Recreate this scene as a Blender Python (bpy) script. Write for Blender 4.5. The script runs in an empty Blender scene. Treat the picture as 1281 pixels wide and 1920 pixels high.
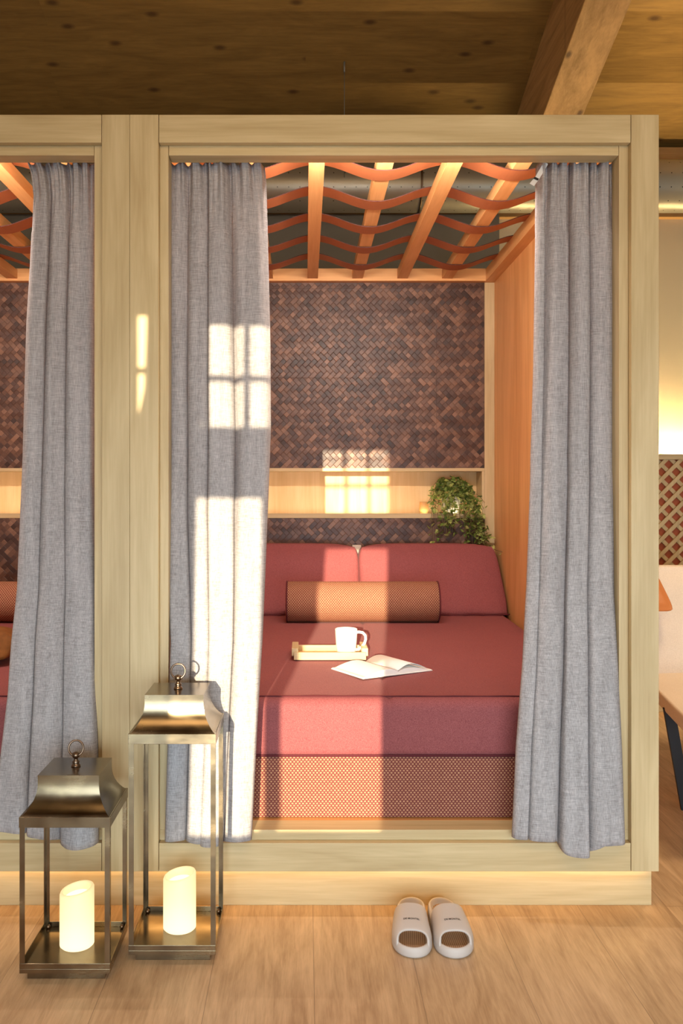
import bpy, bmesh, math, random
from mathutils import Vector, Matrix, Euler
random.seed(7)
PI = math.pi
C = bpy.context.scene.collection
S = bpy.context.scene

# ------------------------------------------------------------------ camera, world, sun, lights, exposure
cam = bpy.data.objects.new('camera', bpy.data.cameras.new('camera'))
C.objects.link(cam); S.camera = cam
cam.location = (0, 0, 1.197); cam.rotation_euler = (PI/2, 0, 0)
cam.data.sensor_width = 36.0; cam.data.sensor_fit = 'AUTO'
cam.data.lens = 36.0*1720/1920
cam.data.shift_x = 67.5/1920; cam.data.shift_y = -38.0/1920
cam.data.clip_start = .05

S.view_settings.view_transform = 'Standard'; S.view_settings.look = 'None'
S.view_settings.gamma = 1.0; S.view_settings.use_curve_mapping = False
S.view_settings.exposure = 0.0
S.cycles.use_denoising = True
S.cycles.max_bounces = 8; S.cycles.diffuse_bounces = 4; S.cycles.glossy_bounces = 4
S.cycles.sample_clamp_indirect = 6.0

w = bpy.data.worlds.new('world'); S.world = w; w.use_nodes = True
bg = w.node_tree.nodes['Background']
bg.inputs[0].default_value = (1.0, .86, .66, 1); bg.inputs[1].default_value = .34

def light(name, kind, loc, energy, col, rot=(0, 0, 0), size=None, size_y=None, angle=None):
    l = bpy.data.lights.new(name, kind); l.energy = energy; l.color = col
    if kind == 'AREA':
        l.shape = 'RECTANGLE'; l.size = size; l.size_y = size_y
    if kind == 'POINT': l.shadow_soft_size = size
    if angle is not None: l.angle = angle
    o = bpy.data.objects.new(name, l); C.objects.link(o)
    o.location = loc; o.rotation_euler = rot
    return o
sun_dir = Vector((.10, 1.0, -.145)).normalized()
sun = light('sun', 'SUN', (0, -4, 3), 11.5, (1.0, .82, .56), angle=math.radians(.3))
sun.rotation_euler = sun_dir.to_track_quat('-Z', 'Y').to_euler()
# assumed daylight of the window front behind the camera, as an added area light
light('assumed_daylight', 'AREA', (.5, -1.05, .62), 44, (.70, .87, 1.0), (PI/2-.08, 0, 0), 3.6, 1.2).data.spread = math.radians(90)
# added warm fill light of an assumed room lamp, high behind the camera
light('room_fill_light', 'AREA', (.3, .3, 2.75), 27, (1.0, .66, .34), (math.radians(50), 0, 0), 2.6, .7)
# added warm fill lights, unseen behind the two headers, to brighten the cabins
for cx_ in (.25, -1.251):
    light('cabin_fill_light', 'AREA', (cx_, 2.775, 2.19), 27, (1.0, .86, .76), (math.radians(56), 0, 0), .8, .03)
# added unseen spot right of the cabin, brightens ceiling and end of roof beam
sp = light('ceiling_fill_light', 'SPOT', (2.5, 4.0, 2.35), 150, (1.0, .74, .42), (math.radians(163), 0, math.radians(10)))
light('chair_fill_light', 'AREA', (1.95, 3.3, 2.75), 18, (1.0, .74, .46), (0, 0, 0), .5, .5).data.spread = math.radians(110)  # added fill from above, brightens the chair and the floor at the right
sp.data.spot_size = math.radians(95); sp.data.spot_blend = .6; sp.data.shadow_soft_size = .12

# ------------------------------------------------------------------ material helpers
def srgb(r, g, b):
    f = lambda c: (c/255/12.92) if c/255 <= .04045 else ((c/255+.055)/1.055)**2.4
    return (f(r), f(g), f(b), 1)

class NT:
    def __init__(s, name, rough=.6, metal=0, spec=.3):
        s.m = bpy.data.materials.new(name); s.m.use_nodes = True
        s.t = s.m.node_tree; s.b = s.t.nodes['Principled BSDF']
        s.b.inputs['Roughness'].default_value = rough
        s.b.inputs['Metallic'].default_value = metal
        s.b.inputs['Specular IOR Level'].default_value = spec
    def put(s, sock, v):
        if isinstance(v, bpy.types.NodeSocket): s.t.links.new(v, sock)
        elif v is not None: sock.default_value = v
    def n(s, kind, **kw):
        nd = s.t.nodes.new(kind)
        for k, v in kw.items(): setattr(nd, k, v)
        return nd
    def math(s, op, a, b=None, c=None):
        nd = s.n('ShaderNodeMath', operation=op)
        s.put(nd.inputs[0], a)
        if b is not None: s.put(nd.inputs[1], b)
        if c is not None: s.put(nd.inputs[2], c)
        return nd.outputs[0]
    def coord(s, which='Object', scale=(1, 1, 1), rot=(0, 0, 0), loc=(0, 0, 0)):
        tc = s.n('ShaderNodeTexCoord'); mp = s.n('ShaderNodeMapping')
        s.t.links.new(tc.outputs[which], mp.inputs[0])
        mp.inputs['Scale'].default_value = scale; mp.inputs['Rotation'].default_value = rot
        mp.inputs['Location'].default_value = loc
        return mp.outputs[0]
    def sep(s, v):
        nd = s.n('ShaderNodeSeparateXYZ'); s.t.links.new(v, nd.inputs[0]); return nd.outputs
    def comb(s, x=0, y=0, z=0):
        nd = s.n('ShaderNodeCombineXYZ')
        for i, v in enumerate((x, y, z)): s.put(nd.inputs[i], v)
        return nd.outputs[0]
    def noise(s, vec, scale=5, detail=4, rough=.55, dist=0):
        nd = s.n('ShaderNodeTexNoise'); s.put(nd.inputs['Vector'], vec)
        nd.inputs['Scale'].default_value = scale; nd.inputs['Detail'].default_value = detail
        nd.inputs['Roughness'].default_value = rough; nd.inputs['Distortion'].default_value = dist
        return nd.outputs[0]
    def white(s, vec):
        nd = s.n('ShaderNodeTexWhiteNoise', noise_dimensions='3D'); s.put(nd.inputs[0], vec); return nd.outputs[0]
    def ramp(s, fac, stops):
        nd = s.n('ShaderNodeValToRGB'); s.put(nd.inputs[0], fac)
        e = nd.color_ramp.elements
        while len(e) < len(stops): e.new(.5)
        for i, (p, c) in enumerate(stops): e[i].position = p; e[i].color = c
        return nd.outputs[0]
    def mix(s, fac, a, b, mode='MIX'):
        nd = s.n('ShaderNodeMix', data_type='RGBA', blend_type=mode)
        s.put(nd.inputs[0], fac); s.put(nd.inputs[6], a); s.put(nd.inputs[7], b)
        return nd.outputs[2]
    def col(s, c): s.put(s.b.inputs['Base Color'], c); return s
    def bump(s, h, strength=.3, dist=.002):
        nd = s.n('ShaderNodeBump'); nd.inputs['Strength'].default_value = strength
        nd.inputs['Distance'].default_value = dist
        s.put(nd.inputs['Height'], h); s.t.links.new(nd.outputs[0], s.b.inputs['Normal'])
    def rgb(s, v):     # value -> grey factor colour around 1
        return s.comb(v, v, v)

def scale_axis(axis, along, across):
    return tuple(along if a == axis else across for a in 'xyz')

def wood(name, axis, c1, c2, rough=.45, knots=None, vary=.10, fig=1.0):
    k = NT(name, rough)
    big = k.noise(k.coord('Object', scale_axis(axis, 1.3, 11)), 1.0*fig, 3, .6, .9)
    fine = k.noise(k.coord('Object', scale_axis(axis, 6, 160)), 1.0, 3, .7)
    line = k.noise(k.coord('Object', scale_axis(axis, 2.2, 50)), 1.0, 2, .6, .4)
    f = k.math('ADD', k.math('MULTIPLY', big, .55), k.math('ADD', k.math('MULTIPLY', fine, .2), k.math('MULTIPLY', line, .25)))
    c = k.ramp(f, [(.36, c1), (.62, c2)])
    oi = k.n('ShaderNodeObjectInfo')
    v = k.math('MULTIPLY_ADD', oi.outputs['Random'], vary, 1 - vary/2)
    c = k.mix(1.0, c, k.rgb(v), 'MULTIPLY')
    if knots:
        vo = k.n('ShaderNodeTexVoronoi', feature='F1', voronoi_dimensions='2D')
        k.put(vo.inputs['Vector'], k.coord('Object', scale_axis(axis, 2.6, 4.4)))
        vo.inputs['Scale'].default_value = knots
        kf = k.ramp(vo.outputs['Distance'], [(0.03, (1, 1, 1, 1)), (.085, (0, 0, 0, 1))])
        sel = k.math('GREATER_THAN', k.white(vo.outputs['Position']), .35)
        c = k.mix(k.math('MULTIPLY', k.math('MULTIPLY', kf, sel), .75), c, srgb(45, 22, 8))
    k.col(c); k.bump(fine, .12, .001)
    return k.m

def planks(name, axis, width, length, c1, c2, off=0.0, seam=.0016, vary=.22, rough=.4, knots=None, dark=.45):
    """boards running along axis (x or y) in the xy plane of object space"""
    k = NT(name, rough)
    o = k.sep(k.coord('Object'))
    al, ac = (o[0], o[1]) if axis == 'x' else (o[1], o[0])
    u = k.math('DIVIDE', k.math('SUBTRACT', ac, off), width)
    i = k.math('FLOOR', u); fu = k.math('FRACT', u)
    sh = k.math('MULTIPLY', k.white(k.comb(i, 3.3, 0)), length)
    v = k.math('DIVIDE', k.math('ADD', al, sh), length)
    j = k.math('FLOOR', v); fv = k.math('FRACT', v)
    rnd = k.white(k.comb(i, j, 1.7))
    offv = k.math('MULTIPLY', rnd, 37.0)
    p1 = k.comb(k.math('MULTIPLY', al, 2.2), k.math('MULTIPLY_ADD', ac, 11, offv), offv)
    p2 = k.comb(k.math('MULTIPLY', al, 22), k.math('MULTIPLY_ADD', ac, 300, offv), offv)
    p3 = k.comb(k.math('MULTIPLY', al, 4.5), k.math('MULTIPLY_ADD', ac, 70, offv), offv)
    big = k.noise(p1, 1.0, 3, .6, 1.4); fine = k.noise(p2, 1.0, 3, .7); line = k.noise(p3, 1, 2, .6, .8)
    f = k.math('ADD', k.math('MULTIPLY', big, .5), k.math('ADD', k.math('MULTIPLY', fine, .2), k.math('MULTIPLY', line, .3)))
    c = k.ramp(f, [(.36, c1), (.64, c2)])
    c = k.mix(1.0, c, k.rgb(k.math('MULTIPLY_ADD', rnd, vary, 1 - vary/2)), 'MULTIPLY')
    e1 = k.math('LESS_THAN', fu, seam/width); e2 = k.math('LESS_THAN', fv, seam/length)
    e = k.math('MAXIMUM', e1, e2)
    c = k.mix(k.math('MULTIPLY', e, dark), c, srgb(40, 24, 10))
    if knots:
        vo = k.n('ShaderNodeTexVoronoi', feature='F1', voronoi_dimensions='2D')
        k.put(vo.inputs['Vector'], k.comb(k.math('MULTIPLY', al, 2.2), k.math('MULTIPLY', ac, 4.2), 0))
        vo.inputs['Scale'].default_value = knots
        kf = k.ramp(vo.outputs['Distance'], [(0.035, (1, 1, 1, 1)), (.11, (0, 0, 0, 1))])
        sel = k.math('GREATER_THAN', k.white(vo.outputs['Position']), .45)
        c = k.mix(k.math('MULTIPLY', k.math('MULTIPLY', kf, sel), .7), c, srgb(48, 24, 8))
    k.col(c); k.bump(fine, .15, .0008)
    return k.m

def plain(name, c, rough=.5, metal=0, spec=.3, nscale=None, namt=.1):
    k = NT(name, rough, metal, spec)
    if nscale:
        nz = k.noise(k.coord(), nscale, 4)
        k.col(k.mix(1.0, c, k.rgb(k.math('MULTIPLY_ADD', nz, namt*2, 1-namt)), 'MULTIPLY'))
    else: k.col(c)
    return k.m

def emis(name, c, strength):
    k = NT(name); k.col((0, 0, 0, 1))
    k.b.inputs['Emission Color'].default_value = c; k.b.inputs['Emission Strength'].default_value = strength
    return k.m

M = {}
OAK1, OAK2 = srgb(180, 156, 112), srgb(208, 186, 142)
for a in 'xyz':
    M['oak_'+a] = wood('pale_oak_'+a, a, OAK1, OAK2)
    M['ora_'+a] = wood('amber_wood_'+a, a, srgb(204, 146, 88), srgb(228, 174, 114), .42)  # interior wood, part of its orange stands for the warm light inside
    M['spr_'+a] = wood('spruce_'+a, a, srgb(140, 106, 60), srgb(184, 144, 92), .6, knots=1.0 if a == 'y' else None)
M['niche'] = wood('niche_wood', 'z', srgb(212, 174, 120), srgb(228, 196, 146), .45)
M['floor'] = planks('oak_floor', 'y', .255, 1.9, srgb(166, 134, 100), srgb(210, 178, 140), off=.02, rough=.36, vary=.16, knots=None)
M['ceil'] = planks('ceiling_boards', 'x', .29, 4.0, srgb(104, 78, 34), srgb(130, 100, 48), rough=.7, vary=.07, knots=1.15, dark=.12)

def weave():
    k = NT('woven_brown_wood', .5, 0, .35)
    o = k.sep(k.coord('Object', rot=(0, 0, 0)))
    s = .0222; q = math.sqrt(.5)/s
    u = k.math('MULTIPLY', k.math('ADD', o[0], o[2]), q)
    v = k.math('MULTIPLY', k.math('SUBTRACT', o[2], o[0]), q)
    i, j = k.math('FLOOR', u), k.math('FLOOR', v)
    fu, fv = k.math('FRACT', u), k.math('FRACT', v)
    sm = k.math('ADD', i, j)
    g = k.math('FLOOR', k.math('DIVIDE', sm, 4))
    ph = k.math('SUBTRACT', sm, k.math('MULTIPLY', g, 4))
    weft = k.math('LESS_THAN', ph, 1.5)           # 1 = strip along u
    inv = k.math('SUBTRACT', 1.0, weft)
    sid = k.math('ADD', k.math('MULTIPLY', k.white(k.comb(g, j, 11.0)), weft), k.math('MULTIPLY', k.white(k.comb(g, i, 29.0)), inv))
    r = k.math('ADD', k.math('MULTIPLY', k.white(k.comb(i, j, 1.0)), .5), k.math('MULTIPLY', sid, .5))
    across = k.math('ADD', k.math('MULTIPLY', fv, weft), k.math('MULTIPLY', fu, inv))
    ph2 = k.math('SUBTRACT', ph, k.math('MULTIPLY', inv, 2.0))
    along = k.math('MULTIPLY', k.math('ADD', ph2, k.math('ADD', k.math('MULTIPLY', fu, weft), k.math('MULTIPLY', fv, inv))), .5)
    gra = k.noise(k.comb(k.math('MULTIPLY', along, 1.3), k.math('MULTIPLY', across, 12), k.math('MULTIPLY', r, 50)), 1.0, 3, .8)
    c = k.ramp(k.math('ADD', k.math('MULTIPLY', r, .62), k.math('MULTIPLY', gra, .45)),
               [(.22, srgb(40, 24, 18)), (.5, srgb(76, 50, 38)), (.80, srgb(128, 94, 73))])
    tri = lambda x: k.math('SUBTRACT', 1.0, k.math('ABSOLUTE', k.math('MULTIPLY_ADD', x, 2, -1)))
    ea = k.math('MINIMUM', k.math('MULTIPLY', tri(across), 9), 1.0)
    el = k.math('MINIMUM', k.math('MULTIPLY', tri(along), 11), 1.0)
    h = k.math('MULTIPLY', k.math('MULTIPLY', ea, el), k.math('MULTIPLY_ADD', tri(along), .5, .5))
    gap = k.math('MULTIPLY', ea, k.math('MINIMUM', k.math('MULTIPLY', el, 1.6), 1.0))
    c = k.mix(k.math('MULTIPLY', k.math('SUBTRACT', 1.0, gap), .32), c, srgb(52, 32, 26))
    k.col(c); k.bump(h, .45, .003)
    k.b.inputs['Roughness'].default_value = .42
    return k.m
M['weave'] = weave()

def linen():
    k = NT('grey_linen', .85, 0, .1)
    a = k.noise(k.coord('Object', (620, 620, 42)), 1, 2, .6)
    b = k.noise(k.coord('Object', (42, 42, 700)), 1, 2, .6)
    m1 = k.noise(k.coord('Object', (60, 60, 3)), 1, 2, .6)
    f = k.math('ADD', k.math('ADD', k.math('MULTIPLY', a, .4), k.math('MULTIPLY', b, .4)), k.math('MULTIPLY', m1, .2))
    c = k.ramp(f, [(.36, srgb(152, 147, 146)), (.50, srgb(186, 183, 183)), (.64, srgb(216, 214, 215))])
    k.col(c); k.bump(f, .35, .001)
    tr = k.n('ShaderNodeBsdfTranslucent'); k.put(tr.inputs[0], k.mix(1.0, c, (1.0, .74, .52, 1), 'MULTIPLY'))
    ms = k.n('ShaderNodeMixShader'); ms.inputs[0].default_value = .30
    out = k.t.nodes['Material Output']
    k.t.links.new(k.b.outputs[0], ms.inputs[1]); k.t.links.new(tr.outputs[0], ms.inputs[2])
    k.t.links.new(ms.outputs[0], out.inputs[0])
    return k.m
M['linen'] = linen()

def felt(name, c1, c2, sheen=.15):
    k = NT(name, .75, 0, .2)
    f = k.noise(k.coord('Object', (1, 1, 1)), 420, 3, .8)
    g = k.noise(k.coord(), 6, 3, .6)
    c = k.ramp(f, [(.35, c1), (.65, c2)])
    c = k.mix(1.0, c, k.rgb(k.math('MULTIPLY_ADD', g, .16, .92)), 'MULTIPLY')
    k.col(c); k.bump(f, .25, .0012)
    k.b.inputs['Sheen Weight'].default_value = sheen
    k.b.inputs['Sheen Roughness'].default_value = .4
    return k.m
M['red'] = felt('wine_red_felt', srgb(118, 56, 60), srgb(154, 90, 88), .05)
M['redseam'] = plain('dark_red_seam', srgb(86, 30, 36), .8)

def basket(name, coordname, t1=srgb(156, 108, 82), t2=srgb(190, 146, 112), dk=srgb(112, 54, 52)):
    k = NT(name, .8, 0, .15)
    o = k.sep(k.coord(coordname))
    s = .0105
    X = k.math('DIVIDE', o[0], s); Y = k.math('DIVIDE', o[2] if coordname == 'Object' else o[1], s*.62)
    ro = k.math('FLOOR', Y)
    par = k.math('MULTIPLY', k.math('MODULO', k.math('ABSOLUTE', ro), 2), .5)
    fx = k.math('FRACT', k.math('ADD', X, par)); fy = k.math('FRACT', Y)
    dx = k.math('ABSOLUTE', k.math('MULTIPLY_ADD', fx, 2, -1)); dy = k.math('ABSOLUTE', k.math('MULTIPLY_ADD', fy, 2, -1))
    d = k.math('SQRT', k.math('ADD', k.math('MULTIPLY', k.math('MULTIPLY', dx, dx), 1.6), k.math('MULTIPLY', k.math('MULTIPLY', dy, dy), .9)))
    dot = k.ramp(d, [(.62, (1, 1, 1, 1)), (.95, (0, 0, 0, 1))])
    nz = k.noise(k.coord(), 300, 2)
    tan = k.ramp(nz, [(.3, t1), (.7, t2)])
    k.col(k.mix(dot, dk, tan)); k.bump(dot, .5, .002)
    return k.m
M['basket'] = basket('two_tone_weave', 'Object')
M['basket_uv'] = basket('two_tone_weave_round', 'UV', srgb(160, 116, 84), srgb(192, 150, 112), srgb(114, 60, 52))

def brass():
    k = NT('aged_brass', .3, 1.0, .5)
    n1 = k.noise(k.coord('Object', (7, 7, 10)), 1, 3, .5, .4)
    n2 = k.noise(k.coord('Object', (20, 20, 120)), 1, 3, .6)
    k.col(k.ramp(n1, [(.3, srgb(112, 97, 77)), (.55, srgb(138, 121, 95)), (.75, srgb(166, 146, 112))]))
    k.put(k.b.inputs['Roughness'], k.math('ADD', k.math('MULTIPLY', n1, .34), k.math('MULTIPLY', n2, .10)))
    k.bump(n2, .02, .0003)
    return k.m
M['brass'] = brass()
M['darkbrass'] = plain('dark_bronze', srgb(120, 100, 82), .32, 1.0)

def candle():
    k = NT('lit_wax', .5)
    z = k.sep(k.coord('Object'))[2]
    k.col(srgb(205, 186, 146))
    k.put(k.b.inputs['Emission Color'], k.ramp(k.math('DIVIDE', z, .15), [(0.0, (1, .87, .55, 1)), (.55, (1, .80, .42, 1)), (1.0, (1, .77, .38, 1))]))
    k.put(k.b.inputs['Emission Strength'], k.math('MULTIPLY_ADD', k.math('DIVIDE', z, .15), -.6, 1.35))
    return k.m
M['candle'] = candle()
M['flame'] = emis('lit_wax_hollow', (1, .88, .62, 1), 1.5)
M['led'] = emis('warm_led_strip', (1, .58, .20, 1), 8)
M['led_niche'] = emis('warm_led_niche', (1, .80, .52, 1), 27)
M['led_wall'] = emis('warm_led_wall', (1, .74, .36, 1), 480)
M['cream'] = plain('cream_plaster', srgb(212, 196, 162), .85, nscale=3, namt=.04)
M['greywall'] = plain('grey_plaster', srgb(112, 105, 90), .7, nscale=3, namt=.06)
M['white'] = plain('glazed_white', srgb(240, 238, 232), .18, 0, .5)
M['paper'] = plain('book_paper', srgb(236, 232, 224), .8, nscale=20, namt=.02)
M['leather'] = plain('tan_leather', srgb(186, 112, 58), .45, nscale=60, namt=.08)
M['strap'] = plain('cognac_leather_band', srgb(158, 92, 56), .48, nscale=40, namt=.08)
M['strapedge'] = plain('dark_leather_edge', srgb(70, 30, 20), .6)
M['black'] = plain('black_metal', srgb(34, 34, 36), .4)
M['beige'] = felt('beige_fabric', srgb(206, 190, 172), srgb(230, 216, 200), .1)
M['terra'] = plain('terracotta_panel', srgb(176, 92, 60), .8, nscale=8)
M['eva'] = plain('taupe_foam', srgb(196, 185, 176), .55, 0, .35)
M['ink'] = plain('dark_print', srgb(44, 40, 38), .7)
M['pot'] = plain('pale_grey_pot', srgb(206, 206, 198), .5)
M['stem'] = plain('vine_stem', srgb(110, 96, 58), .7)
M['soil'] = plain('soil', srgb(60, 44, 32), .9, nscale=80)
M['dim'] = plain('roof_shadow_board', srgb(120, 84, 48), .8)
M['cup'] = wood('turned_wood', 'z', srgb(196, 142, 84), srgb(214, 164, 104))
M['pattern'] = plain('brown_patterned_fabric', srgb(120, 74, 30), .8, nscale=30, namt=.6)
M['label'] = plain('white_label', srgb(220, 216, 210), .7)

def duct():
    k = NT('grey_perforated_duct', .38, .55, .4)
    uv = k.sep(k.coord('UV'))
    fx = k.math('FRACT', k.math('DIVIDE', uv[0], .06)); fy = k.math('FRACT', k.math('DIVIDE', uv[1], .075))
    a = k.math('SUBTRACT', fx, .5); b = k.math('MULTIPLY', k.math('SUBTRACT', fy, .5), 1.25)
    d = k.math('SQRT', k.math('ADD', k.math('MULTIPLY', a, a), k.math('MULTIPLY', b, b)))
    k.col(k.mix(k.math('LESS_THAN', d, .05), srgb(158, 152, 136), srgb(24, 22, 18)))
    return k.m
M['duct'] = duct()

def leafm():
    k = NT('variegated_ivy', .5, 0, .3)
    at = k.n('ShaderNodeAttribute', attribute_name='tone')
    sp = k.noise(k.coord(), 90, 2)
    c = k.ramp(k.math('ADD', k.math('MULTIPLY', at.outputs['Fac'], .75), k.math('MULTIPLY', sp, .3)),
               [(.15, srgb(62, 88, 42)), (.5, srgb(122, 146, 66)), (.9, srgb(200, 204, 124))])
    k.col(c)
    tr = k.n('ShaderNodeBsdfTranslucent'); k.put(tr.inputs[0], c)
    ms = k.n('ShaderNodeMixShader'); ms.inputs[0].default_value = .3
    k.t.links.new(k.b.outputs[0], ms.inputs[1]); k.t.links.new(tr.outputs[0], ms.inputs[2])
    k.t.links.new(ms.outputs[0], k.t.nodes['Material Output'].inputs[0])
    return k.m
M['leaf'] = leafm()

# ------------------------------------------------------------------ object helpers
def thing(name, label, cat, loc=(0, 0, 0), rz=0, group=None):
    o = bpy.data.objects.new(name, None); C.objects.link(o)
    o.location = loc; o.rotation_euler = (0, 0, rz); o.empty_display_size = .1
    o['label'] = label; o['category'] = cat
    if group: o['group'] = group
    return o
def tag(o, label, cat, group=None):
    o['label'] = label; o['category'] = cat
    if group: o['group'] = group
    return o
def root_loc(p):
    v = Vector((0, 0, 0))
    while p is not None: v += Vector(p.location); p = p.parent
    return v
def obj(name, bm, mats, parent=None, smooth=False, bevel=None, world=False, seg=2, label=None):
    """links a bmesh as ONE mesh; world=True: its vertices are in world coordinates (parents unrotated)"""
    if world and parent is not None: bmesh.ops.translate(bm, verts=bm.verts, vec=-root_loc(parent))
    me = bpy.data.meshes.new(name); bmesh.ops.recalc_face_normals(bm, faces=bm.faces); bm.to_mesh(me); bm.free()
    for m in (mats if isinstance(mats, (list, tuple)) else [mats]): me.materials.append(m)
    for p in me.polygons: p.use_smooth = smooth
    o = bpy.data.objects.new(name, me); C.objects.link(o); o.parent = parent
    if bevel:
        b = o.modifiers.new('bevel', 'BEVEL'); b.width = bevel; b.segments = seg; b.limit_method = 'ANGLE'; b.angle_limit = math.radians(40)
    if label: o['label'] = label
    return o
def box(bm, x0, x1, y0, y1, z0, z1, mi=0):
    vs = [bm.verts.new((x, y, z)) for x in (x0, x1) for y in (y0, y1) for z in (z0, z1)]
    for f in ((0, 1, 3, 2), (4, 6, 7, 5), (0, 4, 5, 1), (2, 3, 7, 6), (0, 2, 6, 4), (1, 5, 7, 3)):
        fc = bm.faces.new([vs[i] for i in f]); fc.material_index = mi
    return vs
def bx(name, m, parent, x0, x1, y0, y1, z0, z1, bevel=.0012, **k):
    bm = bmesh.new(); box(bm, x0, x1, y0, y1, z0, z1)
    return obj(name, bm, m, parent, bevel=bevel, world=True, **k)
def struct(o): o['kind'] = 'structure'; return o
def tube(bm, pts, r, n=8, cap=True, closed=False, mi=0):
    pts = [Vector(p) for p in pts]; rings = []
    N = len(pts); up = None
    for i, p in enumerate(pts):
        if closed: t = pts[(i+1) % N] - pts[i-1]
        else: t = pts[min(i+1, N-1)] - pts[max(i-1, 0)]
        t.normalize()
        if up is None: up = Vector((0, 0, 1)) if abs(t.z) < .9 else Vector((1, 0, 0))
        a = t.cross(up)
        if a.length < 1e-4: a = t.orthogonal()
        a.normalize(); b = a.cross(t).normalized(); up = b
        rr = r[i] if isinstance(r, (list, tuple)) else r
        rings.append([bm.verts.new(p + a*rr*math.cos(q*2*PI/n) + b*rr*math.sin(q*2*PI/n)) for q in range(n)])
    R = range(N if closed else N-1)
    for i in R:
        A, B = rings[i], rings[(i+1) % N]
        for q in range(n):
            f = bm.faces.new((A[q], A[(q+1) % n], B[(q+1) % n], B[q])); f.material_index = mi
    if cap and not closed:
        bm.faces.new(rings[0][::-1]); bm.faces.new(rings[-1])
def lathe(bm, prof, c=(0, 0, 0), n=32, mi=0, slant=None):
    rings = []
    for (r, z) in prof:
        ring = []
        for q in range(n):
            x, y = r*math.cos(2*PI*q/n), r*math.sin(2*PI*q/n)
            dz = slant(x, y, z) if slant else 0
            ring.append(bm.verts.new((c[0]+x, c[1]+y, c[2]+z+dz)))
        rings.append(ring)
    for A, B in zip(rings, rings[1:]):
        for q in range(n):
            f = bm.faces.new((A[q], A[(q+1) % n], B[(q+1) % n], B[q])); f.material_index = mi
    return rings
def grid_faces(bm, G, closed_u=False, mi=0, uvf=None):
    out = []
    for a in range(len(G)-1):
        m = len(G[a])
        for b in range(m if closed_u else m-1):
            f = bm.faces.new((G[a][b], G[a][(b+1) % m], G[a+1][(b+1) % m], G[a+1][b])); f.material_index = mi; out.append(f)
    return out
def clone(o, dx=(0, 0, 0), label=None, parent=None):
    c = o.copy(); C.objects.link(c)
    if parent is None:
        c.location = Vector(o.location) + Vector(dx)
        if label: c['label'] = label
    else: c.parent = parent
    for ch in list(o.children): clone(ch, parent=c)
    return c
def interp(tab, z):
    if z >= tab[0][0]: return tab[0][1]
    for (z0, v0), (z1, v1) in zip(tab, tab[1:]):
        if z >= z1: return v0 + (v1-v0)*(z0-z)/(z0-z1)
    return tab[-1][1]

# ------------------------------------------------------------------ the setting
RX0, RX1, RY0, RY1 = -3.4, 3.2, -1.2, 5.6
o = struct(bx('floor', M['floor'], None, RX0, RX1, RY0, RY1+.1, -.06, 0, None))
# sloping ceiling: z = 4.975 - .306 y
def zc(y): return 4.975 - .306*y
bm = bmesh.new()
vs = [bm.verts.new((x, y, zc(y)+dz)) for x in (RX0, RX1) for y in (RY0-.2, RY1+.2) for dz in (0, .08)]
for f in ((0, 1, 3, 2), (4, 6, 7, 5), (0, 4, 5, 1), (2, 3, 7, 6), (0, 2, 6, 4), (1, 5, 7, 3)): bm.faces.new([vs[i] for i in f])
struct(obj('ceiling', bm, M['ceil']))
# back wall: cream plaster with an oak band under the duct
struct(bx('wall_back', M['cream'], None, RX0, RX1, RY1, RY1+.12, 0, 3.27, None))
struct(bx('trim_1', M['spr_x'], None, RX0, RX1, RY1-.05, RY1, 2.86, 2.92, None))
struct(bx('trim_2', M['spr_x'], None, RX0, RX1, RY1-.12, RY1-.0, 3.03, 3.255, None))
struct(bx('wall_partition', M['greywall'], None, RX0, 1.12, 5.30, 5.36, 0, 2.80, None))
struct(bx('light_baffle', M['greywall'], None, 1.08, 1.12, 5.36, 5.59, 0, 3.02, None))  # added baffle, keeps the wall LED off the left part of the ceiling
# roof beam sloping with the ceiling
def slope_beam(name, x0, x1, hang, y0, y1, m):
    bm = bmesh.new()
    vs = [bm.verts.new((x, y, zc(y)-h)) for x in (x0, x1) for y in (y0, y1) for h in (hang, -.002)]
    for f in ((0, 1, 3, 2), (4, 6, 7, 5), (0, 4, 5, 1), (2, 3, 7, 6), (0, 2, 6, 4), (1, 5, 7, 3)): bm.faces.new([vs[i] for i in f])
    return obj(name, bm, m, bevel=.004)
b = slope_beam('roof_beam', 1.215, 1.42, .42, -1.15, 5.45, M['spr_y'])
tag(b, 'thick spruce roof beam running down the slope of the ceiling above the cabin', 'beam')
# assumed window front behind the camera with one glazed sash pair that lets the low sun in
WX0, WX1 = -.86, -.168
wy0, wy1 = RY0-.06, RY0
def wallbox(bm, x0, x1, z0, z1): box(bm, x0, x1, wy0, wy1, z0, z1)
bm = bmesh.new()
zt = zc(RY0)+.02
wallbox(bm, RX0, WX0-.0, 0, zt); wallbox(bm, WX1, RX1, 0, zt)
wallbox(bm, WX0, WX1, 0, .783); wallbox(bm, WX0, WX1, 1.748, 1.95); wallbox(bm, WX0, WX1, 2.254, zt)
struct(obj('wall_front', bm, M['cream']))
win = thing('window_1', 'small paned window', 'window', (-.5, RY0-.03, .783)); del win['label'], win['category']; win['kind'] = 'structure'
bm = bmesh.new()
mx = lambda x: x - .388
for x in (-.295, -.175, 0.0, .118): box(bm, mx(x)-.009, mx(x)+.009, RY0-.04, RY0-.02, 1.95, 2.254)
box(bm, WX0, WX1, RY0-.04, RY0-.02, 2.086, 2.104)
box(bm, mx(-.128), mx(-.082), RY0-.05, RY0-.01, .783, 1.748)
f_ = obj('window_frame', bm, M['oak_z'], win, world=True); f_['kind'] = 'structure'
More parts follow.
